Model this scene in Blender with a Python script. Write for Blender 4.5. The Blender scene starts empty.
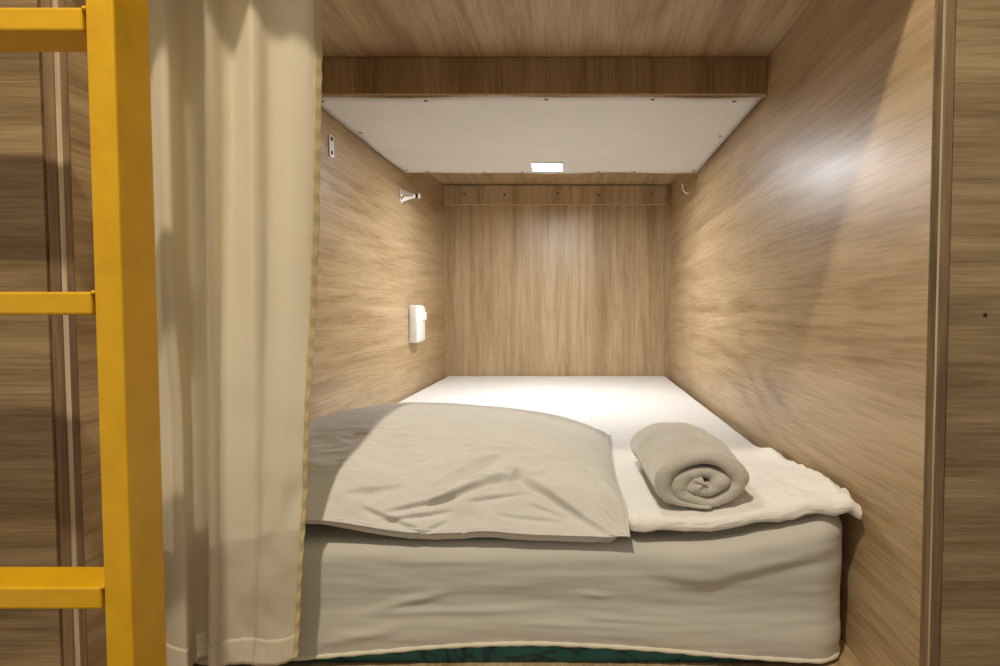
import bpy, bmesh, math, random
from mathutils import Vector, Matrix, noise

random.seed(7)
ZC = 0.95                                   # eye height above the room floor; heights below are measured from the eye
XR, XL, YB = 0.427, -0.610, 2.73            # inner faces of the two side walls and of the back wall
COL = bpy.context.scene.collection
ORG = {}

# ------------------------------------------------------------------ helpers
def smooth(a, b, x):
    t = min(1.0, max(0.0, (x - a) / (b - a)))
    return t * t * (3 - 2 * t)

def tag(o, label=None, cat=None, group=None, kind=None):
    if label: o['label'] = label
    if cat: o['category'] = cat
    if group: o['group'] = group
    if kind: o['kind'] = kind
    return o

def thing(name, label, cat, loc, group=None):
    o = bpy.data.objects.new(name, None)
    COL.objects.link(o)
    o.empty_display_size = 0.05
    o.location = (loc[0], loc[1], loc[2] + ZC)
    ORG[o] = Vector(o.location)
    return tag(o, label, cat, group)

def obj(name, bm, mat, parent=None, smooth_faces=True, sub=0, origin=None):
    """One mesh object from a bmesh given in eye-height coordinates."""
    bmesh.ops.translate(bm, verts=bm.verts, vec=(0, 0, ZC))
    bmesh.ops.recalc_face_normals(bm, faces=bm.faces)
    if parent is None:
        if origin is None:
            xs = [v.co.x for v in bm.verts]; ys = [v.co.y for v in bm.verts]; zs = [v.co.z for v in bm.verts]
            org = Vector(((min(xs) + max(xs)) / 2, (min(ys) + max(ys)) / 2, min(zs)))
        else:
            org = Vector(origin) + Vector((0, 0, ZC))
    else:
        org = ORG[parent]
    bmesh.ops.translate(bm, verts=bm.verts, vec=-org)
    for f in bm.faces: f.smooth = smooth_faces
    me = bpy.data.meshes.new(name)
    bm.to_mesh(me); bm.free()
    o = bpy.data.objects.new(name, me)
    COL.objects.link(o)
    for m in (mat if isinstance(mat, (list, tuple)) else [mat]):
        me.materials.append(m)
    if parent is None:
        o.location = org
    else:
        o.parent = parent
    ORG[o] = org
    if sub:
        s = o.modifiers.new('subdivision', 'SUBSURF'); s.levels = sub; s.render_levels = sub
    return o

def struct(name, bm, mat, parent=None, **k):
    o = obj(name, bm, mat, parent, **k)
    if parent is None: o['kind'] = 'structure'
    return o

def copy_part(o, parent, dz=0.0, dx=0.0, dy=0.0):
    c = o.copy()
    COL.objects.link(c)
    c.parent = parent
    c.location = Vector(o.location) + Vector((dx, dy, dz))
    return c

def box(bm, x0, x1, y0, y1, z0, z1, bev=0.0, seg=2):
    r = bmesh.ops.create_cube(bm, size=1)
    vs = r['verts']
    bmesh.ops.scale(bm, vec=(x1 - x0, y1 - y0, z1 - z0), verts=vs)
    bmesh.ops.translate(bm, vec=((x0 + x1) / 2, (y0 + y1) / 2, (z0 + z1) / 2), verts=vs)
    if bev:
        es = list({e for v in vs for e in v.link_edges})
        bmesh.ops.bevel(bm, geom=es, offset=bev, segments=seg, profile=0.5, affect='EDGES')
    return bm

def bx(*a, **k):
    return box(bmesh.new(), *a, **k)

def lathe(profile, axis_o, ax, n=32):
    """profile: (distance along axis, radius)."""
    bm = bmesh.new()
    ax = Vector(ax).normalized()
    a = ax.orthogonal().normalized(); b = ax.cross(a)
    o = Vector(axis_o); rings = []
    for d, r in profile:
        rings.append([bm.verts.new(o + ax * d + (a * math.cos(2 * math.pi * i / n) + b * math.sin(2 * math.pi * i / n)) * r) for i in range(n)])
    for r0, r1 in zip(rings, rings[1:]):
        for i in range(n):
            bm.faces.new((r0[i], r0[(i + 1) % n], r1[(i + 1) % n], r1[i]))
    bm.faces.new(rings[0]); bm.faces.new(rings[-1])
    return bm

def tube(pts, r, n=12, bm=None):
    bm = bm or bmesh.new()
    pts = [Vector(p) for p in pts]; rings = []
    rad = r if isinstance(r, (list, tuple)) else [r] * len(pts)
    up = None
    for i, p in enumerate(pts):
        t = (pts[min(i + 1, len(pts) - 1)] - pts[max(i - 1, 0)]).normalized()
        if up is None: up = t.orthogonal().normalized()
        up = (up - t * up.dot(t)).normalized()
        b = t.cross(up)
        rings.append([bm.verts.new(p + (up * math.cos(2 * math.pi * k / n) + b * math.sin(2 * math.pi * k / n)) * rad[i]) for k in range(n)])
    for r0, r1 in zip(rings, rings[1:]):
        for k in range(n):
            bm.faces.new((r0[k], r0[(k + 1) % n], r1[(k + 1) % n], r1[k]))
    bm.faces.new(rings[0]); bm.faces.new(rings[-1])
    return bm

def grid(fn, nu, nv, close_u=False):
    bm = bmesh.new()
    rows = [[bm.verts.new(fn(i / (nu if close_u else nu - 1), j / (nv - 1))) for i in range(nu)] for j in range(nv)]
    for j in range(nv - 1):
        for i in range(nu if close_u else nu - 1):
            k = (i + 1) % nu
            bm.faces.new((rows[j][i], rows[j][k], rows[j + 1][k], rows[j + 1][i]))
    return bm, rows

def seg_dist(px, py, ax, ay, bx_, by_):
    """signed distance to a segment and the position along it (0..1)."""
    dx, dy = bx_ - ax, by_ - ay
    L = math.hypot(dx, dy)
    t = ((px - ax) * dx + (py - ay) * dy) / (L * L)
    s = ((px - ax) * -dy + (py - ay) * dx) / L
    return s, t

def fbm(x, y, z=0.0, o=4):
    return noise.fractal(Vector((x, y, z)), 1.0, 2.0, o, noise_basis='PERLIN_ORIGINAL')

# ------------------------------------------------------------------ materials
def new_mat(name):
    m = bpy.data.materials.new(name)
    m.use_nodes = True
    nt = m.node_tree
    nt.nodes.clear()
    out = nt.nodes.new('ShaderNodeOutputMaterial')
    b = nt.nodes.new('ShaderNodeBsdfPrincipled')
    nt.links.new(b.outputs[0], out.inputs[0])
    return m, nt, b, out

def N(nt, t, **k):
    n = nt.nodes.new(t)
    for a, v in k.items():
        if a.startswith('i_'):
            n.inputs[a[2:].replace('_', ' ')].default_value = v
        else:
            setattr(n, a, v)
    return n

def mth(nt, op, a, b=None):
    n = nt.nodes.new('ShaderNodeMath'); n.operation = op
    for i, v in enumerate((a, b)):
        if v is None: continue
        if isinstance(v, (int, float)): n.inputs[i].default_value = v
        else: nt.links.new(v, n.inputs[i])
    return n.outputs[0]

def ramp(nt, fac, stops):
    r = nt.nodes.new('ShaderNodeValToRGB')
    e = r.color_ramp.elements
    while len(e) < len(stops): e.new(0.5)
    for el, (p, c) in zip(e, stops):
        el.position = p; el.color = (*c, 1)
    nt.links.new(fac, r.inputs[0])
    return r.outputs[0]

def wood(name, axis, dark, mid, light, rough=0.34, spec=0.5, seed=0.0, cath=0.5, bump=0.12):
    m, nt, b, out = new_mat(name)
    tc = N(nt, 'ShaderNodeTexCoord')
    def mapped(across, along):
        mp = N(nt, 'ShaderNodeMapping')
        s = [across] * 3; s['XYZ'.index(axis)] = along
        mp.inputs['Scale'].default_value = s
        mp.inputs['Location'].default_value = (seed * 1.7, seed * 2.3, seed * 3.1)
        nt.links.new(tc.outputs['Object'], mp.inputs[0])
        return mp.outputs[0]
    n1 = N(nt, 'ShaderNodeTexNoise', i_Scale=1.0, i_Detail=5.0, i_Roughness=0.6, i_Distortion=0.35)
    nt.links.new(mapped(9, 0.9), n1.inputs['Vector'])
    n2 = N(nt, 'ShaderNodeTexNoise', i_Scale=1.0, i_Detail=2.0, i_Roughness=0.45, i_Distortion=0.4)
    nt.links.new(mapped(4.2, 0.42), n2.inputs['Vector'])
    rings = mth(nt, 'SINE', mth(nt, 'MULTIPLY', n2.outputs[0], 75.0))
    rings = mth(nt, 'POWER', mth(nt, 'ADD', mth(nt, 'MULTIPLY', rings, 0.5), 0.5), 0.6)
    n3 = N(nt, 'ShaderNodeTexNoise', i_Scale=1.0, i_Detail=3.0, i_Roughness=0.7, i_Distortion=0.25)
    nt.links.new(mapped(300, 14), n3.inputs['Vector'])
    n4 = N(nt, 'ShaderNodeTexNoise', i_Scale=1.0, i_Detail=4.0, i_Roughness=0.6, i_Distortion=0.12)
    nt.links.new(mapped(40, 1.3), n4.inputs['Vector'])
    a = mth(nt, 'MULTIPLY', n1.outputs[0], 0.49)
    c = mth(nt, 'MULTIPLY', rings, 0.10 * cath)
    d = mth(nt, 'MULTIPLY', n3.outputs[0], 0.30)
    e = mth(nt, 'MULTIPLY', n4.outputs[0], 0.35)
    fac = mth(nt, 'ADD', mth(nt, 'ADD', a, c), mth(nt, 'ADD', d, e))
    lo = 0.445 + 0.045 * cath
    col = ramp(nt, fac, [(lo, dark), (lo + 0.14, mid), (lo + 0.28, light)])
    n5 = N(nt, 'ShaderNodeTexNoise', i_Scale=1.0, i_Detail=2.0, i_Roughness=0.6, i_Distortion=0.15)
    nt.links.new(mapped(240, 6), n5.inputs['Vector'])
    pore = ramp(nt, n5.outputs[0], [(0.40, (0.62, 0.56, 0.50)), (0.50, (1, 1, 1))])
    mx = N(nt, 'ShaderNodeMix', data_type='RGBA', blend_type='MULTIPLY'); mx.inputs[0].default_value = 0.42
    nt.links.new(col, mx.inputs[6]); nt.links.new(pore, mx.inputs[7])
    nt.links.new(mx.outputs[2], b.inputs['Base Color'])
    r = mth(nt, 'ADD', mth(nt, 'MULTIPLY', n4.outputs[0], 0.12), rough - 0.06)
    nt.links.new(r, b.inputs['Roughness'])
    b.inputs['Specular IOR Level'].default_value = spec
    bp = N(nt, 'ShaderNodeBump'); bp.inputs['Strength'].default_value = bump; bp.inputs['Distance'].default_value = 0.0015
    nt.links.new(fac, bp.inputs['Height']); nt.links.new(bp.outputs[0], b.inputs['Normal'])
    return m

def plain(name, col, rough=0.5, metal=0.0, noise_amt=0.06, nscale=40, bump=0.0, spec=0.5):
    m, nt, b, out = new_mat(name)
    tc = N(nt, 'ShaderNodeTexCoord')
    n = N(nt, 'ShaderNodeTexNoise', i_Scale=float(nscale), i_Detail=4.0)
    nt.links.new(tc.outputs['Object'], n.inputs['Vector'])
    c = ramp(nt, n.outputs[0], [(0.3, tuple(max(0, v * (1 - noise_amt)) for v in col)), (0.7, tuple(min(1, v * (1 + noise_amt)) for v in col))])
    nt.links.new(c, b.inputs['Base Color'])
    b.inputs['Roughness'].default_value = rough
    b.inputs['Metallic'].default_value = metal
    b.inputs['Specular IOR Level'].default_value = spec
    if bump:
        bp = N(nt, 'ShaderNodeBump'); bp.inputs['Strength'].default_value = bump; bp.inputs['Distance'].default_value = 0.002
        nt.links.new(n.outputs[0], bp.inputs['Height']); nt.links.new(bp.outputs[0], b.inputs['Normal'])
    return m

def cloth(name, col, translucent=0.0, tcol=None, weave=900, bump=0.15, rough=0.9, mott=0.05, sheen=0.2):
    m, nt, b, out = new_mat(name)
    tc = N(nt, 'ShaderNodeTexCoord')
    n = N(nt, 'ShaderNodeTexNoise', i_Scale=14.0, i_Detail=3.0)
    nt.links.new(tc.outputs['Object'], n.inputs['Vector'])
    w = N(nt, 'ShaderNodeTexNoise', i_Scale=float(weave), i_Detail=2.0)
    nt.links.new(tc.outputs['Object'], w.inputs['Vector'])
    f = mth(nt, 'ADD', mth(nt, 'MULTIPLY', n.outputs[0], 0.7), mth(nt, 'MULTIPLY', w.outputs[0], 0.3))
    c = ramp(nt, f, [(0.3, tuple(v * (1 - mott) for v in col)), (0.7, tuple(min(1, v * (1 + mott)) for v in col))])
    nt.links.new(c, b.inputs['Base Color'])
    b.inputs['Roughness'].default_value = rough
    b.inputs['Specular IOR Level'].default_value = 0.15
    b.inputs['Sheen Weight'].default_value = sheen
    b.inputs['Sheen Roughness'].default_value = 0.5
    bp = N(nt, 'ShaderNodeBump'); bp.inputs['Strength'].default_value = bump; bp.inputs['Distance'].default_value = 0.001
    nt.links.new(w.outputs[0], bp.inputs['Height']); nt.links.new(bp.outputs[0], b.inputs['Normal'])
    if translucent:
        t = N(nt, 'ShaderNodeBsdfTranslucent'); t.inputs['Color'].default_value = (*(tcol or col), 1)
        mx = N(nt, 'ShaderNodeMixShader'); mx.inputs[0].default_value = translucent
        nt.links.new(b.outputs[0], mx.inputs[1]); nt.links.new(t.outputs[0], mx.inputs[2]); nt.links.new(mx.outputs[0], out.inputs[0])
    return m

OAK = ((0.325, 0.210, 0.100), (0.475, 0.338, 0.188), (0.585, 0.438, 0.265))
OAK_SHADED = ((0.24, 0.145, 0.064), (0.345, 0.225, 0.108), (0.435, 0.30, 0.158))  # same oak, with the fascia's shade under the ceiling put into its colour
M = {}
M['oak_side'] = wood('oak_side', 'Y', *OAK, rough=0.39, spec=0.7, seed=1.0, cath=0.8, bump=0.05)
M['oak_left'] = wood('oak_left', 'Y', *OAK, rough=0.36, seed=4.4, cath=0.6)
M['oak_back'] = wood('oak_back', 'Z', *OAK, rough=0.40, spec=0.7, seed=2.0, cath=0.6)
M['oak_ceiling'] = wood('oak_ceiling', 'Y', *OAK, rough=0.42, seed=3.0, cath=0.9)
M['oak_shaded'] = wood('oak_shaded', 'Z', *OAK_SHADED, rough=0.40, seed=5.0, cath=0.5)
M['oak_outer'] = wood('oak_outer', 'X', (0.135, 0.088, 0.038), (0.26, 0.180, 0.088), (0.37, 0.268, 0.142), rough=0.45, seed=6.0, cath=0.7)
M['oak_edge'] = wood('oak_edge', 'Z', (0.12, 0.075, 0.030), (0.25, 0.165, 0.075), (0.36, 0.25, 0.13), rough=0.5, seed=7.0)
M['edge_brown'] = wood('edge_brown', 'Z', (0.11, 0.065, 0.032), (0.21, 0.13, 0.065), (0.31, 0.20, 0.11), rough=0.5, seed=8.0)
M['edge_pale'] = wood('edge_pale', 'Z', (0.30, 0.22, 0.13), (0.50, 0.40, 0.26), (0.62, 0.52, 0.36), rough=0.6, seed=9.0)
M['gap_dark'] = plain('gap_dark', (0.05, 0.035, 0.02), 0.8)
M['white_board'] = plain('white_board', (0.74, 0.72, 0.70), 0.55, nscale=6, noise_amt=0.03)
M['raw_edge'] = plain('raw_edge', (0.60, 0.44, 0.26), 0.7, nscale=90, noise_amt=0.15)
M['screw'] = plain('screw', (0.10, 0.085, 0.07), 0.4, 0.6)
M['chrome'] = plain('chrome', (0.80, 0.80, 0.80), 0.12, 1.0, noise_amt=0.02)
M['steel'] = plain('steel', (0.62, 0.63, 0.64), 0.32, 1.0, noise_amt=0.05)
M['brass'] = plain('brass', (0.80, 0.70, 0.50), 0.2, 1.0, noise_amt=0.03)
M['black'] = plain('black', (0.015, 0.013, 0.012), 0.6)
M['white_plastic'] = plain('white_plastic', (0.86, 0.85, 0.82), 0.3, noise_amt=0.01)
M['floor'] = wood('floor_boards', 'X', (0.10, 0.065, 0.04), (0.2, 0.13, 0.08), (0.28, 0.19, 0.12), rough=0.5, seed=12.0)
M['curtain'] = cloth('curtain', (0.82, 0.755, 0.60), 0.44, (0.80, 0.71, 0.46), weave=700, bump=0.12, mott=0.03)
M['curtain_hem'] = cloth('curtain_hem', (0.60, 0.50, 0.27), 0.15, (0.60, 0.47, 0.2), weave=500, bump=0.2, mott=0.06)
M['curtain_base'] = cloth('curtain_base', (0.80, 0.73, 0.57), 0.30, (0.62, 0.50, 0.24), weave=700, bump=0.12, mott=0.03)
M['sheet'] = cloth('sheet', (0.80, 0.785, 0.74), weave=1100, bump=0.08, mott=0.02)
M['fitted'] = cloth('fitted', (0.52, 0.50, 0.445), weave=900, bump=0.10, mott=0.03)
M['fitted_hem'] = cloth('fitted_hem', (0.66, 0.62, 0.50), weave=500, bump=0.3)
M['pillow'] = cloth('pillow', (0.63, 0.612, 0.565), weave=900, bump=0.10, mott=0.03)
M['towel'] = cloth('towel', (0.49, 0.46, 0.395), weave=330, bump=0.9, mott=0.12, sheen=0.5)

def yellow_paint():
    m, nt, b, out = new_mat('yellow_paint')
    tc = N(nt, 'ShaderNodeTexCoord')
    n = N(nt, 'ShaderNodeTexNoise', i_Scale=22.0, i_Detail=6.0, i_Roughness=0.65)
    nt.links.new(tc.outputs['Object'], n.inputs['Vector'])
    base = ramp(nt, n.outputs[0], [(0.3, (0.62, 0.335, 0.001)), (0.55, (0.70, 0.39, 0.002)), (0.75, (0.74, 0.425, 0.003))])
    n2 = N(nt, 'ShaderNodeTexNoise', i_Scale=75.0, i_Detail=3.0, i_Roughness=0.6)
    nt.links.new(tc.outputs['Object'], n2.inputs['Vector'])
    chip = ramp(nt, n2.outputs[0], [(0.735, (0, 0, 0)), (0.755, (1, 1, 1))])
    mix = N(nt, 'ShaderNodeMix', data_type='RGBA')
    nt.links.new(chip, mix.inputs[0]); nt.links.new(base, mix.inputs[6]); mix.inputs[7].default_value = (0.10, 0.045, 0.01, 1)
    nt.links.new(mix.outputs[2], b.inputs['Base Color'])
    b.inputs['Roughness'].default_value = 0.36
    bp = N(nt, 'ShaderNodeBump'); bp.inputs['Strength'].default_value = 0.25; bp.inputs['Distance'].default_value = 0.002
    nt.links.new(n.outputs[0], bp.inputs['Height']); nt.links.new(bp.outputs[0], b.inputs['Normal'])
    return m
M['yellow'] = yellow_paint()

def teal_fabric():
    m, nt, b, out = new_mat('teal_fabric')
    tc = N(nt, 'ShaderNodeTexCoord')
    n = N(nt, 'ShaderNodeTexNoise', i_Scale=9.0, i_Detail=2.0, i_Distortion=1.2)
    nt.links.new(tc.outputs['Object'], n.inputs['Vector'])
    r = mth(nt, 'ABSOLUTE', mth(nt, 'SUBTRACT', n.outputs[0], 0.5))
    c = ramp(nt, r, [(0.0, (0.01, 0.03, 0.055)), (0.012, (0.01, 0.04, 0.065)), (0.022, (0.013, 0.110, 0.102)), (0.16, (0.022, 0.140, 0.126))])
    nt.links.new(c, b.inputs['Base Color'])
    b.inputs['Roughness'].default_value = 0.7
    return m
M['teal'] = teal_fabric()

def emission(name, col, s):
    m = bpy.data.materials.new(name); m.use_nodes = True
    nt = m.node_tree; nt.nodes.clear()
    out = nt.nodes.new('ShaderNodeOutputMaterial'); e = nt.nodes.new('ShaderNodeEmission')
    e.inputs[0].default_value = (*col, 1); e.inputs[1].default_value = s
    nt.links.new(e.outputs[0], out.inputs[0])
    return m
M['led'] = emission('led', (0.95, 0.97, 1.0), 320.0)

# ------------------------------------------------------------------ the setting
YF = 0.722                                  # front of the partitions
struct('floor', bx(-1.6, 1.6, -0.9, YF, -ZC - 0.02, -ZC), M['floor'], smooth_faces=False)
struct('ceiling', bx(XL - 0.028, XR + 0.026, 0.640, YB + 0.02, 0.565, 0.583, bev=0.0008, seg=1), M['oak_ceiling'], smooth_faces=False)
struct('wall_back', bx(XL - 0.03, XR + 0.03, YB, YB + 0.018, -ZC, 0.564), M['oak_back'], smooth_faces=False)
wr = struct('wall_right', bx(XR, XR + 0.0095, YF + 0.002, YB - 0.0005, -ZC, 0.564), M['oak_side'], smooth_faces=False)
# the cut front edge of the right partition: olive board, pale glue line, brown board
obj('edge_board', bx(XR, XR + 0.009, YF, YF + 0.0025, -ZC, 0.564, bev=0.0006, seg=1), M['oak_edge'], wr, False)
obj('edge_filler', bx(XR + 0.009, XR + 0.0125, YF + 0.0015, YF + 0.004, -ZC, 0.564), M['edge_pale'], wr, False)
obj('edge_board', bx(XR + 0.0125, XR + 0.0245, YF, YF + 0.012, -ZC, 0.564, bev=0.0008, seg=1), M['edge_brown'], wr, False)
wl = struct('wall_left', bx(XL - 0.008, XL, YF + 0.002, YB - 0.0005, -ZC, 0.564), M['oak_left'], smooth_faces=False)
obj('edge_board', bx(XL - 0.0085, XL, YF, YF + 0.0025, -ZC, 0.564, bev=0.0006, seg=1), M['edge_brown'], wl, False)
obj('edge_filler', bx(XL - 0.0155, XL - 0.0085, YF + 0.0012, YF + 0.012, -ZC, 0.564), M['edge_pale'], wl, False)
obj('edge_board', bx(XL - 0.0285, XL - 0.0155, YF - 0.001, YF + 0.012, -ZC, 0.564, bev=0.001, seg=1), M['edge_brown'], wl, False)
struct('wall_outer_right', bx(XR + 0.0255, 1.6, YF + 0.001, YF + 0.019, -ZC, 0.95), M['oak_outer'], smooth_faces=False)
wor = bpy.data.objects['wall_outer_right']
obj('screw_hole', lathe([(-0.001, 0.0028), (0.0004, 0.0028), (0.0005, 0.0018)], (0.4965, YF + 0.001, -0.007), (0, -1, 0), 14), M['black'], wor)
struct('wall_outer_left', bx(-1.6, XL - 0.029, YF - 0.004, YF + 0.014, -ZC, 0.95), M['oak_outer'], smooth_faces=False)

# batten along the top of the back wall
tr = struct('trim_1', bx(XL + 0.002, XR - 0.012, YB - 0.018, YB - 0.0002, 0.476, 0.560, bev=0.0012, seg=1), M['oak_back'], smooth_faces=False)
obj('cut_edge', bx(XL + 0.002, XR - 0.012, YB - 0.0186, YB - 0.001, 0.4735, 0.4762), M['raw_edge'], tr, False)
def screw_bm(p, ax, r=0.0042):
    return lathe([(-0.001, r), (0.0006, r), (0.0012, r * 0.6), (0.0009, r * 0.25)], p, ax, 12)
for x in (-0.511, -0.328, -0.087, 0.10, 0.338):
    obj('screw', screw_bm((x, YB - 0.0178, 0.522 + random.uniform(-0.006, 0.006)), (0, -1, 0), 0.0055), M['screw'], tr)

# ------------------------------------------------------------------ box under the ceiling with the light
Y0, Y1, ZB = 1.353, 2.105, 0.479
hb = thing('overhead_box', 'oak-fronted box under the bunk ceiling with white screwed underside panel', 'overhead box', (-0.09, 1.7, ZB))
obj('fascia_board', bx(XL + 0.001, XR - 0.001, Y0, Y0 + 0.018, ZB + 0.004, 0.5635, bev=0.001, seg=1), M['oak_shaded'], hb, False)
obj('rear_board', bx(XL + 0.02, XR - 0.02, Y1 - 0.03, Y1 - 0.012, ZB + 0.004, 0.5635), M['oak_shaded'], hb, False)
obj('cut_edge', bx(XL + 0.001, XR - 0.001, Y0 - 0.0005, Y0 + 0.018, ZB + 0.0012, ZB + 0.0042), M['raw_edge'], hb, False)
def panel_fn(u, v):
    x = XL + 0.004 + u * (XR - XL - 0.012)
    y = Y0 + 0.004 + v * (Y1 - Y0 - 0.004)
    sag = 0.0016 * math.sin(u * 19 + 0.6) * (abs(2 * v - 1) ** 6) - 0.0012 * math.sin(u * 9 + v * 4)
    if v > 0.5: y += 0.003 * math.sin(u * 14 + 1.0) * (2 * v - 1)
    return Vector((x, y, ZB - 0.0005 + sag))
pb, rows = grid(panel_fn, 60, 24)
pn = obj('white_panel', pb, [M['white_board'], M['raw_edge']], hb)
so = pn.modifiers.new('thickness', 'SOLIDIFY'); so.thickness = 0.004; so.offset = 0; so.material_offset_rim = 1
for x, y in ((-0.585, 1.385), (-0.345, 1.375), (-0.07, 1.372), (0.172, 1.372), (0.36, 1.38),
             (-0.583, 1.62), (0.395, 1.66), (-0.585, 2.06), (0.40, 2.06), (-0.52, 2.085), (-0.32, 2.088), (-0.19, 2.088), (0.20, 2.088), (0.075, 2.09)):
    u = (x - XL - 0.004) / (XR - XL - 0.012); v = (y - Y0 - 0.004) / (Y1 - Y0 - 0.004)
    s = obj('screw', screw_bm(panel_fn(u, v) + Vector((0, 0, -0.0022)), (0, 0, -1), 0.0048), M['screw'], pn)

# small square light set under the white panel
LX, LY = -0.098, 1.985
cl = thing('ceiling_light', 'small square white light glowing under the white overhead panel', 'light', (LX, LY, ZB - 0.012))
rim = bmesh.new()
a, t = 0.052, 0.004
for x0, x1, y0, y1 in ((-a, a, -a, -a + t), (-a, a, a - t, a), (-a, -a + t, -a + t, a - t), (a - t, a, -a + t, a - t)):
    box(rim, LX + x0, LX + x1, LY + y0, LY + y1, ZB - 0.0115, ZB - 0.0015)
obj('rim', rim, M['white_plastic'], cl, False)
obj('diffuser', bx(LX - a + t, LX + a - t, LY - a + t, LY + a - t, ZB - 0.0108, ZB - 0.0035, bev=0.001, seg=1), M['led'], cl, False)

# ------------------------------------------------------------------ fittings on the side walls
# galvanised plate with two holes near the curtain
pl = thing('metal_plate', 'small galvanised plate with two dark holes on the wall beside the curtain', 'bracket', (XL, 1.488, 0.376))
bm = bmesh.new()
n, hw, hh, r = 8, 0.0135, 0.027, 0.007
ring = []
for cx, cz, a0 in ((hw - r, hh - r, 0), (-hw + r, hh - r, 90), (-hw + r, -hh + r, 180), (hw - r, -hh + r, 270)):
    for k in range(n + 1):
        an = math.radians(a0 + 90 * k / n)
        ring.append((1.488 + cx + r * math.cos(an), 0.404 + cz + r * math.sin(an)))
vb = [bm.verts.new((XL - 0.0006, y, z)) for y, z in ring]
vt = [bm.verts.new((XL + 0.003, y, z)) for y, z in ring]
bm.faces.new(vb); bm.faces.new(vt)
for i in range(len(ring)):
    j = (i + 1) % len(ring); bm.faces.new((vb[i], vb[j], vt[j], vt[i]))
obj('plate', bm, M['steel'], pl, False)
for z in (0.421, 0.387):
    obj('screw_hole', lathe([(0, 0.0056), (0.0008, 0.0056), (0.0009, 0.004)], (XL + 0.003, 1.488, z), (1, 0, 0), 20), M['black'], pl)

# chrome cone
ck = thing('wall_peg', 'chrome flared peg sticking out of the oak wall high beside the white panel', 'peg', (XL, 2.083, 0.362))
obj('flare', lathe([(0.0002, 0.031), (0.003, 0.0315), (0.006, 0.028), (0.011, 0.023), (0.018, 0.0185), (0.027, 0.0145), (0.036, 0.0115), (0.046, 0.0095), (0.050, 0.009)], (XL, 2.083, 0.394), (1, 0, 0), 40), M['chrome'], ck)
obj('neck', lathe([(0.049, 0.0082), (0.057, 0.0082)], (XL, 2.083, 0.394), (1, 0, 0), 24), M['black'], ck)
obj('tip', lathe([(0.056, 0.0085), (0.058, 0.0095), (0.064, 0.0095), (0.067, 0.007), (0.068, 0.003)], (XL, 2.083, 0.394), (1, 0, 0), 24), M['chrome'], ck)

# white wall outlet box
bo = thing('wall_outlet', 'white plastic outlet box with a rocker switch on the oak wall above the bed', 'outlet', (XL, 2.20, -0.124))
obj('housing', bx(XL + 0.0002, XL + 0.034, 2.150, 2.245, -0.124, 0.015, bev=0.007, seg=3), M['white_plastic'], bo)
obj('face_plate', bx(XL + 0.033, XL + 0.0385, 2.158, 2.238, -0.117, 0.008, bev=0.0025, seg=2), M['white_plastic'], bo)
obj('rocker_switch', bx(XL + 0.037, XL + 0.047, 2.207, 2.228, -0.040, -0.010, bev=0.002, seg=2), M['white_plastic'], bo)

# brass hook on the right wall
hk = thing('wall_hook', 'small brass cup hook screwed into the right oak wall below the overhead box', 'hook', (XR, 2.12, 0.41))
pts = [(XR - 0.001, 2.128, 0.470), (XR - 0.006, 2.126, 0.462), (XR - 0.008, 2.124, 0.447), (XR - 0.010, 2.122, 0.432)]
for k in range(13):
    an = math.radians(10 - 190 * k / 12)
    pts.append((XR - 0.031 + 0.021 * math.cos(an), 2.12, 0.426 + 0.016 * math.sin(an)))
pts.append((XR - 0.0535, 2.12, 0.436)); pts.append((XR - 0.0545, 2.12, 0.444))
obj('hook_wire', tube(pts, [0.0030] * (len(pts) - 1) + [0.0036], 12), M['brass'], hk)
obj('screw_plate', lathe([(0.0002, 0.006), (0.002, 0.006), (0.003, 0.004)], (XR, 2.128, 0.470), (-1, 0, 0), 20), M['brass'], hk)

# ------------------------------------------------------------------ bed base, mattress, sheets
ZM = -0.531
bb = thing('bed_base', 'oak platform board under the teal mattress', 'bed base', (-0.09, 1.7, -ZC))
obj('platform_board', bx(XL + 0.0005, XR - 0.0005, YF + 0.014, YB - 0.001, ZM - 0.02, ZM, bev=0.001, seg=1), M['oak_side'], bb, False)
obj('front_board', bx(XL + 0.0005, XR - 0.0005, YF + 0.014, YF + 0.032, -ZC, ZM - 0.0205), M['oak_shaded'], bb, False)

MX0, MX1, MY0, MY1, MT = -0.603, 0.409, 0.856, 2.722, -0.347
def rrect(u, x0, x1, y0, y1, r):
    """point and outward normal on a rounded rectangle; u 0..1 starts in the middle of the front side and runs to +x."""
    segs = []
    w, d = x1 - x0 - 2 * r, y1 - y0 - 2 * r
    q = math.pi * r / 2
    L = 2 * w + 2 * d + 4 * q
    s = (u % 1.0) * L
    cx = (x0 + x1) / 2
    for kind, ln in (('f', w / 2), ('c1', q), ('r', d), ('c2', q), ('b', w), ('c3', q), ('l', d), ('c4', q), ('f2', w / 2)):
        if s <= ln or kind == 'f2':
            t = s / ln if ln else 0
            if kind == 'f': return (cx + s, y0), (0, -1)
            if kind == 'r': return (x1, y0 + r + s), (1, 0)
            if kind == 'b': return (x1 - r - s, y1), (0, 1)
            if kind == 'l': return (x0, y1 - r - s), (-1, 0)
            if kind == 'f2': return (x0 + r + s, y0), (0, -1)
            c = {'c1': (x1 - r, y0 + r, -90), 'c2': (x1 - r, y1 - r, 0), 'c3': (x0 + r, y1 - r, 90), 'c4': (x0 + r, y0 + r, 180)}[kind]
            a = math.radians(c[2] + 90 * t)
            return (c[0] + r * math.cos(a), c[1] + r * math.sin(a)), (math.cos(a), math.sin(a))
        s -= ln

def top_raise(x, y):
    """the bed surface climbs a little towards its front right corner and dips at the front left."""
    return 0.040 * smooth(0.16, 0.43, x) * smooth(1.25, 0.92, y) + 0.002

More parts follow.
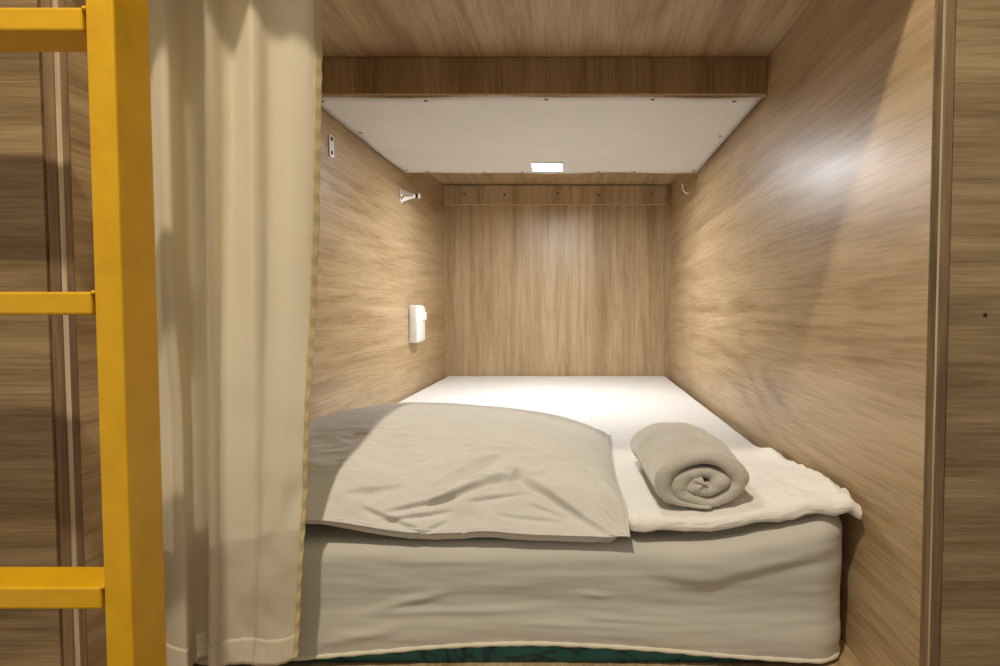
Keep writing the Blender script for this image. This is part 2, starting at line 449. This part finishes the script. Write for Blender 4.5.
mt = bmesh.new()
def matt_fn(u, v):
    (x, y), (nx, ny) = rrect(u, MX0 + 0.008, MX1 - 0.008, MY0 + 0.006, MY1 - 0.006, 0.05)
    z = ZM + 0.001 + v * (MT - 0.010 - ZM)
    ins = 0.004 + 0.006 * (1 - smooth(0, 0.10, v)) + 0.018 * smooth(0.16, 0.34, v) + 0.03 * smooth(0.8, 1.0, v) ** 2
    return Vector((x - nx * ins, y - ny * ins, z))
mb, rows = grid(matt_fn, 200, 14, close_u=True)
mb.faces.new(rows[-1]); mb.faces.new(rows[0])
ma = tag(obj('mattress', mb, M['teal']), 'teal patterned mattress on the oak platform under the pale fitted sheet', 'mattress')

def hem_z(x, y):
    """lower edge of the fitted sheet: pulled up in the middle of the front side, tucked at the corners."""
    if y < 1.1:
        m = math.exp(-((x + 0.07) / 0.34) ** 2)
        return ZM + 0.002 + 0.034 * m
    return ZM + 0.002

FL = []
def fit_fn(u, v):
    (x, y), (nx, ny) = rrect(u, MX0, MX1, MY0, MY1, 0.06)
    zb = hem_z(x, y)
    zt = MT + top_raise(x, y)
    side = 0.72
    if v < side:
        t = v / side
        z = zb + t * (zt - 0.028 - zb)
        ins = 0.003 * (1 - smooth(0, 0.16, t))
    else:
        a = (v - side) / (1 - side) * math.pi / 2
        z = zt - 0.028 + 0.028 * math.sin(a)
        ins = 0.030 * (1 - math.cos(a)); t = 1
    d = 0.0
    fr = max(0.0, -ny)
    if fr > 0.2:
        # long soft drag lines and the pull-up folds near the hem
        d += 0.0022 * fbm(x * 5 + 3, z * 26, 1.3, 3) + 0.0011 * fbm(x * 9 + z * 22, z * 75, 4.2, 3)
        for ax_, az, bx_, bz, h, w in ((-0.30, -0.443, -0.19, -0.415, 0.0035, 0.006), (-0.31, -0.448, -0.06, -0.442, 0.003, 0.005), (0.02, -0.455, 0.16, -0.462, 0.002, 0.004),
                                       (-0.10, -0.462, 0.10, -0.468, 0.0018, 0.004), (-0.38, -0.492, -0.26, -0.470, 0.003, 0.007), (0.0, -0.415, 0.05, -0.424, 0.002, 0.004)):
            s, tt = seg_dist(x, z, ax_, az, bx_, bz)
            d += h * math.exp(-(s / w) ** 2) * smooth(-0.15, 0.25, tt) * smooth(1.15, 0.75, tt)
        # bulge at the right with a tongue-shaped lower border
        lim = -0.385 - 0.018 * math.exp(-((x - 0.175) / 0.06) ** 2) + 0.025 * smooth(0.24, 0.38, x)
        on = smooth(0.08, 0.17, x) * smooth(0.41, 0.34, x)
        d += 0.009 * on * smooth(lim - 0.012, lim + 0.012, z) * (1 - 0.5 * smooth(MT - 0.03, MT + 0.03, z))
        d -= 0.004 * math.exp(-((z + 0.44) / 0.03) ** 2)
        d *= fr
    return Vector((x - nx * (ins - d), y - ny * (ins - d), z))
fb, rows = grid(fit_fn, 560, 60, close_u=True)
fb.faces.new(rows[-1])
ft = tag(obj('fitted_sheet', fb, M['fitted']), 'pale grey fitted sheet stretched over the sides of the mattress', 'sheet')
# the rolled elastic hem along its lower border
hp = []
for k in range(561):
    u = k / 560
    p = fit_fn(u, 0.0); p.z += 0.001; hp.append(p)
tb = bmesh.new()
prev = None; first = None
for k in range(560):
    p = hp[k]; tdir = (hp[(k + 1) % 560] - hp[k - 1]).normalized()
    side = tdir.cross(Vector((0, 0, 1))).normalized(); up = side.cross(tdir)
    rr = 0.0034 + 0.0006 * math.sin(k * 1.7)
    rg = [tb.verts.new(p + (side * math.cos(a * math.pi / 4) + up * math.sin(a * math.pi / 4)) * rr) for a in range(8)]
    if prev:
        for a in range(8): tb.faces.new((prev[a], prev[(a + 1) % 8], rg[(a + 1) % 8], rg[a]))
    else: first = rg
    prev = rg
for a in range(8): tb.faces.new((prev[a], prev[(a + 1) % 8], first[(a + 1) % 8], first[a]))
obj('elastic_hem', tb, M['fitted_hem'], ft)

# white top sheet lying over the bed
CX0, CX1, CY0, CY1 = -0.602, 0.4215, 0.860, 2.724
def cover_top(x, y):
    z = -0.309 + top_raise(x, y) * 0.75
    z += 0.022 * math.exp(-((x - 0.44) / 0.035) ** 2) * smooth(1.36, 1.22, y) * (1 - 0.5 * smooth(1.0, 0.88, y))
    z += 0.010 * math.exp(-(((x - 0.415) / 0.025) ** 2 + ((y - 1.215) / 0.05) ** 2))
    z += 0.0014 * fbm(x * 7, y * 7, 2.0, 3)
    k = smooth(0.15, 0.3, x) * smooth(1.35, 1.05, y)
    z += k * (0.0045 * fbm(x * 16 + y * 8, y * 15, 5.0, 4) + 0.003 * fbm(x * 30, y * 34 + x * 14, 8.0, 3))
    z += 0.0022 * fbm(x * 30, y * 22, 3.3, 3) * smooth(1.15, 0.95, y)
    z -= 0.016 * smooth(0.09, 0.05, x) * smooth(1.0, 0.90, y)
    return z
def cover_edge(x):
    """front border in plan"""
    e = CY0 + 0.004 * fbm(x * 9, 0.3, 7.0, 3) - 0.006 * smooth(0.34, 0.43, x)
    return e + 0.07 * smooth(0.088, 0.045, x)
NU, NV = 260, 300
def cover_fn(u, v):
    x = CX0 + (CX1 - CX0) * u
    # v: 0..0.12 round the front lip from underside to top, then to the back
    y0 = cover_edge(x)
    xr = x + (-0.006 * smooth(0.9, 1.0, u)) * smooth(1.05, 0.9, y0)
    lip = 0.010 + 0.002 * fbm(x * 14, 1.0, 3.0, 2)
    if v < 0.14:
        a = -math.pi / 2 + (v / 0.14) * math.pi
        yc = y0 + lip
        zt = cover_top(x, yc + 0.012)
        wob = 0.0016 * fbm(x * 26, a * 1.2, 9.0, 3)
        y = yc - math.cos(a) * (lip + wob); z = zt - lip * 1.1 + math.sin(a) * lip * 1.1
        if v < 0.03: y += 0.05 * (1 - v / 0.03)
    else:
        t = (v - 0.14) / 0.86
        y = y0 + lip + (CY1 - y0 - lip) * (t ** 1.35)
        z = cover_top(x, max(y, y0 + lip + 0.012 * (1 - smooth(0, 0.1, t))))
    # rounded long edges, the front right corner droops into a small tuft
    e = smooth(0.985, 1.0, u); e2 = smooth(0.012, 0.0, u)
    z -= 0.016 * (e + e2)
    return Vector((xr, y, z))
cb, rows = grid(cover_fn, NU, NV)
cv = obj('top_sheet', cb, M['sheet'])
tag(cv, 'white top sheet spread flat over the bed under the pillow and towel', 'sheet')
# small gathered corner tuft of that sheet
def tuft_fn(u, v):
    a = u * 2 * math.pi
    r = (0.0125 * math.sin(math.pi * min(1, v * 0.93 + 0.05)) ** 0.7) * (1 + 0.22 * math.sin(3 * a + 5 * v) + 0.12 * math.sin(5 * a))
    c = Vector((0.397 + 0.014 * v, 0.890 - 0.012 * v, -0.286 - 0.012 * v * v))
    return c + Vector((0.55 * r * math.cos(a), -0.5 * r * math.cos(a) , 1.25 * r * math.sin(a)))
tf, rows = grid(tuft_fn, 28, 16, close_u=True)
tf.faces.new(rows[0]); tf.faces.new(rows[-1])
obj('gathered_corner', tf, M['sheet'], cv)

# ------------------------------------------------------------------ pillow
PX0, PX1, PY0, PY1 = -0.592, 0.074, 0.846, 1.405
def pil_edge(u, v):
    """plan outline: pinched sides between slightly eared corners."""
    x = (PX0 + PX1) / 2 + (PX1 - PX0) / 2 * u * (1 - 0.020 * (1 - v * v)) + 0.004 * max(0, v) * max(0, u)
    y = (PY0 + PY1) / 2 + (PY1 - PY0) / 2 * v * (1 - 0.028 * (1 - u * u)) 
    return x, y
CREASES = [   # start and end (across, up the front slope of the pillow), height, width, depth of the valley beside it
    (-0.118, 0.166, 0.078, -0.018, 0.0150, 0.0080, 0.0060),
    (-0.285, 0.052, -0.175, 0.090, 0.0090, 0.0056, 0.0045),
    (-0.225, 0.070, -0.080, 0.154, 0.0110, 0.0066, 0.0045),
    (-0.112, 0.141, -0.050, 0.140, 0.0050, 0.0035, 0.0030),
    (-0.165, 0.076, -0.070, 0.097, 0.0045, 0.0040, 0.0045),
    (-0.318, 0.062, -0.225, 0.018, 0.0105, 0.0056, 0.0050),
    (-0.300, 0.034, -0.185, 0.058, 0.0060, 0.0046, 0.0060),
    (-0.235, 0.082, -0.120, 0.225, 0.0050, 0.0120, 0.0035),
    (0.035, 0.072, 0.074, 0.008, 0.0055, 0.0042, 0.0045),
    (-0.250, 0.002, -0.190, 0.038, 0.0055, 0.0042, 0.0045),
    (-0.120, 0.050, -0.020, 0.036, 0.0040, 0.0046, 0.0035),
    (-0.075, 0.075, 0.000, 0.040, 0.0040, 0.0050, 0.0040),
    (-0.350, 0.090, -0.255, 0.110, 0.0030, 0.0080, 0.0020),
    (0.020, 0.210, 0.066, 0.080, 0.0030, 0.0090, 0.0020),
    (-0.180, 0.125, -0.110, 0.128, 0.0025, 0.0045, 0.0020),
]
def pillow_base(u, v):
    x, y = pil_edge(u, v)
    au, av = abs(u), abs(v)
    H = 0.112
    h = H * max(0.0, 1 - au ** 3.4) ** 0.55
    h *= max(0.0, 1 - av ** 1.75) ** 0.80 if v < 0 else max(0.0, 1 - av ** 2.6) ** 0.55
    h *= 1 - 0.20 * max(0, u + 0.3) ** 1.3
    seam = -0.300 - 0.030 * smooth(0.90, 0.846, y) + 0.021 * smooth(-0.22, -0.40, x) * smooth(1.0, 0.86, y)
    seam += 0.004 * math.exp(-((x + 0.13) / 0.04) ** 2) * smooth(0.95, 0.86, y)
    return Vector((x, y, seam + h)), h
def pillow_top(u, v):
    p, h = pillow_base(u, v)
    x, y = p.x, p.y
    e = 0.02
    uu = min(1 - e, max(-1 + e, u)); vv = min(1 - e, max(-1 + e, v))
    n = (pillow_base(uu + e, vv)[0] - pillow_base(uu - e, vv)[0]).cross(pillow_base(uu, vv + e)[0] - pillow_base(uu, vv - e)[0]).normalized()
    k = min(1, h / 0.03)
    d = 0
    q = (y - 0.846) + (p.z + 0.33)
    for ax_, ay, bx_, by, hh, w, vl in CREASES:
        s, t = seg_dist(x, q, ax_, ay, bx_, by)
        fade = max(0.0, math.sin(math.pi * min(1, max(0, t)))) ** 0.6
        if fade > 0 and abs(s) < w * 14:
            w *= 0.6 + 0.4 * fade
            d += fade * (hh * math.exp(-abs(s) / (w * (4.2 if s > 0 else 0.42))) - 1.3 * vl * math.exp(-((s + 1.4 * w) / (1.0 * w)) ** 2))
    d += 0.0030 * fbm(x * 6, y * 9, 11.0, 3) + 0.0014 * fbm(x * 13 + y * 10, y * 26, 13.0, 4)
    lowr = smooth(0.0, -0.6, v)
    d += lowr * (0.0035 * (0.35 - abs(fbm(x * 11 - q * 5, q * 17 + x * 4, 21.0, 3))) + 0.0016 * fbm(x * 25 - q * 14, q * 48 + x * 10, 23.0, 3))
    pk = smooth(0.75, 1.0, max(abs(u), abs(v)))
    d += pk * 0.0035 * fbm(x * 34, y * 34, 17.0, 2)
    return p + n * d * (0.3 + 0.7 * k)
def pillow_bot(u, v):
    x, y = pil_edge(u, v)
    t = pillow_top(u, v)
    e = max(abs(u), abs(v))
    z = cover_top(x, max(y, 0.90)) + 0.0015
    z -= 0.034 * smooth(0.905, 0.86, y) * smooth(-0.36, -0.2, x)
    w = smooth(0.90, 1.0, e)
    zz = z * (1 - w) + (t.z - 0.0005) * w
    return Vector((x, y, min(zz, t.z - 0.0005)))
n1, n2 = 330, 240
pbm = bmesh.new()
def warp(i, n):
    s = 2 * i / (n - 1) - 1
    return math.sin(s * math.pi / 2) * 0.55 + s * 0.45
T = [[pbm.verts.new(pillow_top(warp(i, n1), warp(j, n2))) for i in range(n1)] for j in range(n2)]
Bt = [[(T[j][i] if i in (0, n1 - 1) or j in (0, n2 - 1) else pbm.verts.new(pillow_bot(warp(i, n1), warp(j, n2)))) for i in range(n1)] for j in range(n2)]
for j in range(n2 - 1):
    for i in range(n1 - 1):
        pbm.faces.new((T[j][i], T[j][i + 1], T[j + 1][i + 1], T[j + 1][i]))
        pbm.faces.new((Bt[j][i], Bt[j + 1][i], Bt[j + 1][i + 1], Bt[j][i + 1]))
pw = thing('pillow', 'large flat grey-beige pillow lying across the front of the bed behind the curtain', 'pillow', (-0.26, 1.13, -0.305))
obj('pillowcase', pbm, M['pillow'], pw)
# open hem of the pillowcase hanging below the front seam, and piping up its right side
def hem_fn(u, v):
    s = -0.97 + 1.95 * u
    p = pillow_top(s, -0.985)
    drop = 0.0005 + (0.013 + 0.004 * math.sin(math.pi * u)) * smooth(0.02, 0.42, u) * smooth(1.0, 0.93, u)
    return Vector((p.x, p.y - 0.0015 + 0.006 * v * v - 0.0015 * fbm(p.x * 40, v * 2, 3, 2), p.z - 0.001 - v * drop))
hbm, rows = grid(hem_fn, 160, 8)
hm = obj('pillowcase_hem', hbm, M['pillow'], pw)
so = hm.modifiers.new('thickness', 'SOLIDIFY'); so.thickness = 0.0025; so.offset = 1
obj('seam', tube([pillow_top(1.0, -1 + 2 * k / 80) + Vector((0.001, 0, 0.0)) for k in range(81)], 0.0022, 8), M['pillow'], pw)

# ------------------------------------------------------------------ rolled towel
TX, TY0, TY1 = 0.194, 0.884, 1.165
def spiral(t, turns=2.5, th=0.0168):
    """centre line of the rolled cloth; t 0 (core) .. 1 (outer free end)"""
    ang = t * turns * 2 * math.pi + math.radians(99)
    r = 0.0075 + th * max(0.0, turns * t - 0.46) - 0.0055 * smooth(0.17, 0.0, t) - 0.011 * smooth(0.86, 1.0, t)
    return ang, r
def towel_pt(t, off, yy):
    ang, r = spiral(t)
    r += off
    f = (yy - TY0) / (TY1 - TY0)
    sx, sz = 1.88, 1.14
    flat = 1.0
    x = math.cos(ang) * r * sx; z = math.sin(ang) * r * sz
    if z < 0: z *= 0.94
    wob = 1 + 0.035 * math.sin(ang * 2.3 + yy * 14) + 0.02 * math.sin(ang * 5 + yy * 30)
    x *= wob; z *= wob
    x += 0.004 * math.sin(f * 3) - 0.008 * f
    return Vector((TX + x, yy, z))
tw = bmesh.new()
NT, NY = 460, 100
TH = 0.0079
def layer(off, sgn):
    rows = []
    for j in range(NY):
        f = j / (NY - 1)
        row = []
        for i in range(NT):
            t = i / (NT - 1)
            # ends: folded, rounded selvedge; layers end at slightly different depths
            yy = TY0 + f * (TY1 - TY0)
            edge = min(f, 1 - f) * (TY1 - TY0)
            rnd = math.sqrt(max(0.0, 1 - max(0.0, 1 - edge / 0.012) ** 2)) if edge < 0.012 else 1.0
            tip = min(t, 1 - t) / 0.012
            rt = math.sqrt(max(0.0, 1 - max(0.0, 1 - tip) ** 2)) if tip < 1 else 1.0
            ystep = (0.007 * (1 - t) - 0.004 * (t < 0.42) * smooth(0.42, 0.25, t)) * (1 - f)
            shift = 0.004 * fbm(t * 9, f * 2, 2.0, 3) * (1 if f < 0.5 else 1.4)
            p = towel_pt(t, sgn * TH * rnd * rt * (1 + 0.4 * smooth(0.30, 0.08, t)) * (1 - 0.6 * smooth(0.86, 1.0, t)), yy)
            p.y += (ystep + shift) * (1 - 2 * abs(f - 0.5) * 0 )
            p.z += 0.0026 * fbm(p.x * 26, p.y * 30, t * 6, 3)
            p += Vector((0.7, 0.2, 1.0)) * 0.0007 * smooth(0.008, 0.03, edge) * fbm(t * 330, yy * 170, sgn * 3.0, 2)
            p.x += 0.0012 * fbm(p.x * 30 + 9, p.y * 25, t * 6, 3)
            row.append(tw.verts.new(p))
        rows.append(row)
    return rows
A = layer(0, 1); Bq = layer(0, -1)
for R, flip in ((A, False), (Bq, True)):
    for j in range(NY - 1):
        for i in range(NT - 1):
            q = (R[j][i], R[j][i + 1], R[j + 1][i + 1], R[j + 1][i])
            tw.faces.new(q[::-1] if flip else q)
for j in (0, NY - 1):
    for i in range(NT - 1):
        tw.faces.new((A[j][i], Bq[j][i], Bq[j][i + 1], A[j][i + 1]))
for i in (0, NT - 1):
    for j in range(NY - 1):
        tw.faces.new((A[j][i], A[j + 1][i], Bq[j + 1][i], Bq[j][i]))
bmesh.ops.remove_doubles(tw, verts=tw.verts, dist=0.00002)
zmin = min(v.co.z for v in tw.verts)
for v in tw.verts:
    base = cover_top(v.co.x, max(v.co.y, 0.92))
    v.co.z = v.co.z - zmin + base + 0.001
to = obj('towel', tw, M['towel'])
tag(to, 'rolled grey-beige terry towel lying on the white sheet beside the pillow', 'towel')

# ------------------------------------------------------------------ curtain
F0, CXP = 594.0, 577.0
PROF = [(112, .765), (132, .790), (147, .825), (155, .800), (164, .770), (174, .768), (182, .784), (191, .806), (201, .816), (213, .823), (221, .818), (217, .806), (211, .792), (212, .780),
        (219, .784), (230, .802), (240, .808), (248, .793), (256, .777), (264, .781), (275, .796), (286, .800), (298, .797), (310, .801), (319, .808), (327, .818)]
PROF = [((px - CXP) / F0 * y, y) for px, y in PROF]
def catmull(P, s):
    n = len(P) - 1
    f = s * n; i = min(int(f), n - 1); t = f - i
    p0, p1, p2, p3 = P[max(i - 1, 0)], P[i], P[i + 1], P[min(i + 2, n)]
    return [0.5 * (2 * b + (c - a) * t + (2 * a - 5 * b + 4 * c - d) * t * t + (-a + 3 * b - 3 * c + d) * t ** 3) for a, b, c, d in zip(p0, p1, p2, p3)]
ZT, ZBOT = 0.545, -0.487
def curtain_pt(s, t):
    """s 0..1 across from the left wall to the free edge, t 0..1 from top to hem"""
    x, y = catmull(PROF, s)
    k = smooth(0.54, 0.62, s)
    # right panel flattens towards the hem
    yflat = 0.787 + 0.030 * smooth(0.55, 1.0, s)
    am = (1 - 0.85 * smooth(0.2, 0.9, t)) if k else 1
    y = y * (1 - k) + k * (yflat + (y - yflat) * am)
    lim = 0.795 + (y - 0.795) * 0.62
    if s < 0.12: y -= 0.022 * t * smooth(0.12, 0.0, s)
    y += (lim - y) * smooth(0.50, 0.68, t)
    x += -0.056 * (max(0, t - 0.15) ** 1.4) * (0.35 + 0.65 * smooth(0.45, 1.0, s)) * smooth(0.1, 0.5, s)
    if s < 0.2: x -= 0.03 * t * smooth(0.2, 0.0, s)
    x = max(x, XL + 0.004)
    z = ZT + (ZBOT - ZT) * t
    low = smooth(0.45, 0.95, t)
    y += 0.004 * k * low * fbm(x * 16 + z * 9, z * 9 - x * 12, 3.0, 3) + 0.0016 * fbm(x * 9, z * 5, 6.0, 3)
    y += 0.006 * k * low * math.exp(-(((x + 0.415) + (z + 0.33) * -0.35) / 0.016) ** 2) * smooth(-0.33, -0.29, z) * smooth(-0.22, -0.26, z)
    z += 0.004 * math.sin(s * 20) * t
    return Vector((x, y, z))
cr = thing('curtain', 'cream privacy curtain hanging in folds at the left of the bunk opening', 'curtain', (-0.45, 0.81, ZBOT))
cbm, rows = grid(lambda u, v: curtain_pt(u, v), 300, 130)
obj('cloth', cbm, M['curtain'], cr)
S0 = 0.966
def shem(u, v):
    p = curtain_pt(S0 + (1 - S0) * u, v)
    pk = 0.0014 * math.sin(v * 230) * (0.4 + 0.6 * u)
    return p + Vector((0.0006 * u, -0.0014 + pk, 0))
sb, rows = grid(shem, 7, 420)
o = obj('side_hem', sb, M['curtain_hem'], cr)
m = o.modifiers.new('thickness', 'SOLIDIFY'); m.thickness = 0.0018; m.offset = 0
bh, rows = grid(lambda u, v: curtain_pt(u * S0, 0.966 + 0.0345 * v) + Vector((0, -0.0009 + 0.0003 * math.sin(u * 150), 0)), 300, 8)
o = obj('bottom_hem', bh, M['curtain_base'], cr)
m = o.modifiers.new('thickness', 'SOLIDIFY'); m.thickness = 0.0008; m.offset = 0

# ------------------------------------------------------------------ yellow ladder
RX0, RX1, RY0, RY1 = -0.487, -0.459, 0.600, 0.651
ld = thing('ladder', 'yellow painted steel ladder with flat rungs in front of the curtain', 'ladder', (-0.67, 0.625, -ZC))
rail = obj('rail', bx(RX0, RX1, RY0, RY1, -ZC, 0.93, bev=0.0022, seg=2), M['yellow'], ld, False)
copy_part(rail, ld, dx=-0.40)
def rung_bm(z):
    bm = bx(RX0 - 0.372, RX0 - 0.0028, RY0 - 0.001, RY1 - 0.001, z, z + 0.0235, bev=0.0028, seg=3)
    return bm
def weld_bm(z):
    bm = bmesh.new()
    tube([(RX0 - 0.004, RY0 + 0.0015, z + 0.0228), (RX0 - 0.0015, RY0 + 0.001, z + 0.0225), (RX0 + 0.0005, RY0 + 0.0012, z + 0.0235)], [0.0012, 0.0026, 0.0018], 10, bm)
    tube([(RX0 - 0.0014, RY0 + 0.003, z + 0.0228), (RX0 - 0.0014, RY0 + 0.012, z + 0.0235), (RX0 - 0.0014, RY0 + 0.024, z + 0.0226), (RX0 - 0.0014, RY1 - 0.004, z + 0.0225)], [0.0012, 0.0024, 0.0018, 0.0014], 10, bm)
    return bm
rung = obj('rung', rung_bm(-0.309), M['yellow'], ld, False)
weld = obj('weld_bead', weld_bm(-0.309), M['yellow'], rung)
for dz in (0.303, 0.584, -0.292, -0.56, 0.87):
    r2 = copy_part(rung, ld, dz=dz)
    w2 = weld.copy(); COL.objects.link(w2); w2.parent = r2

# ------------------------------------------------------------------ light and camera
ld_ = bpy.data.lights.new('room_lamp', 'POINT'); ld_.energy = 112; ld_.color = (1.0, 0.872, 0.685); ld_.shadow_soft_size = 0.035
lo = bpy.data.objects.new('room_lamp', ld_); COL.objects.link(lo); lo.location = (-0.36, -0.12, ZC + 1.58)

w = bpy.data.worlds.new('World'); bpy.context.scene.world = w; w.use_nodes = True
bg = w.node_tree.nodes['Background']; bg.inputs[0].default_value = (1.0, 0.88, 0.72, 1); bg.inputs[1].default_value = 0.42

cam = bpy.data.cameras.new('camera'); co = bpy.data.objects.new('camera', cam); COL.objects.link(co)
co.location = (0, 0, ZC); co.rotation_euler = (math.radians(90 - 2.3), 0, 0)
cam.sensor_width = 36; cam.lens = 594 / 1000 * 36; cam.shift_x = -0.077; cam.clip_start = 0.02
sc = bpy.context.scene
sc.camera = co
sc.view_settings.view_transform = 'Standard'; sc.view_settings.look = 'None'
sc.view_settings.gamma = 1; sc.view_settings.use_curve_mapping = False
sc.view_settings.exposure = 0.06
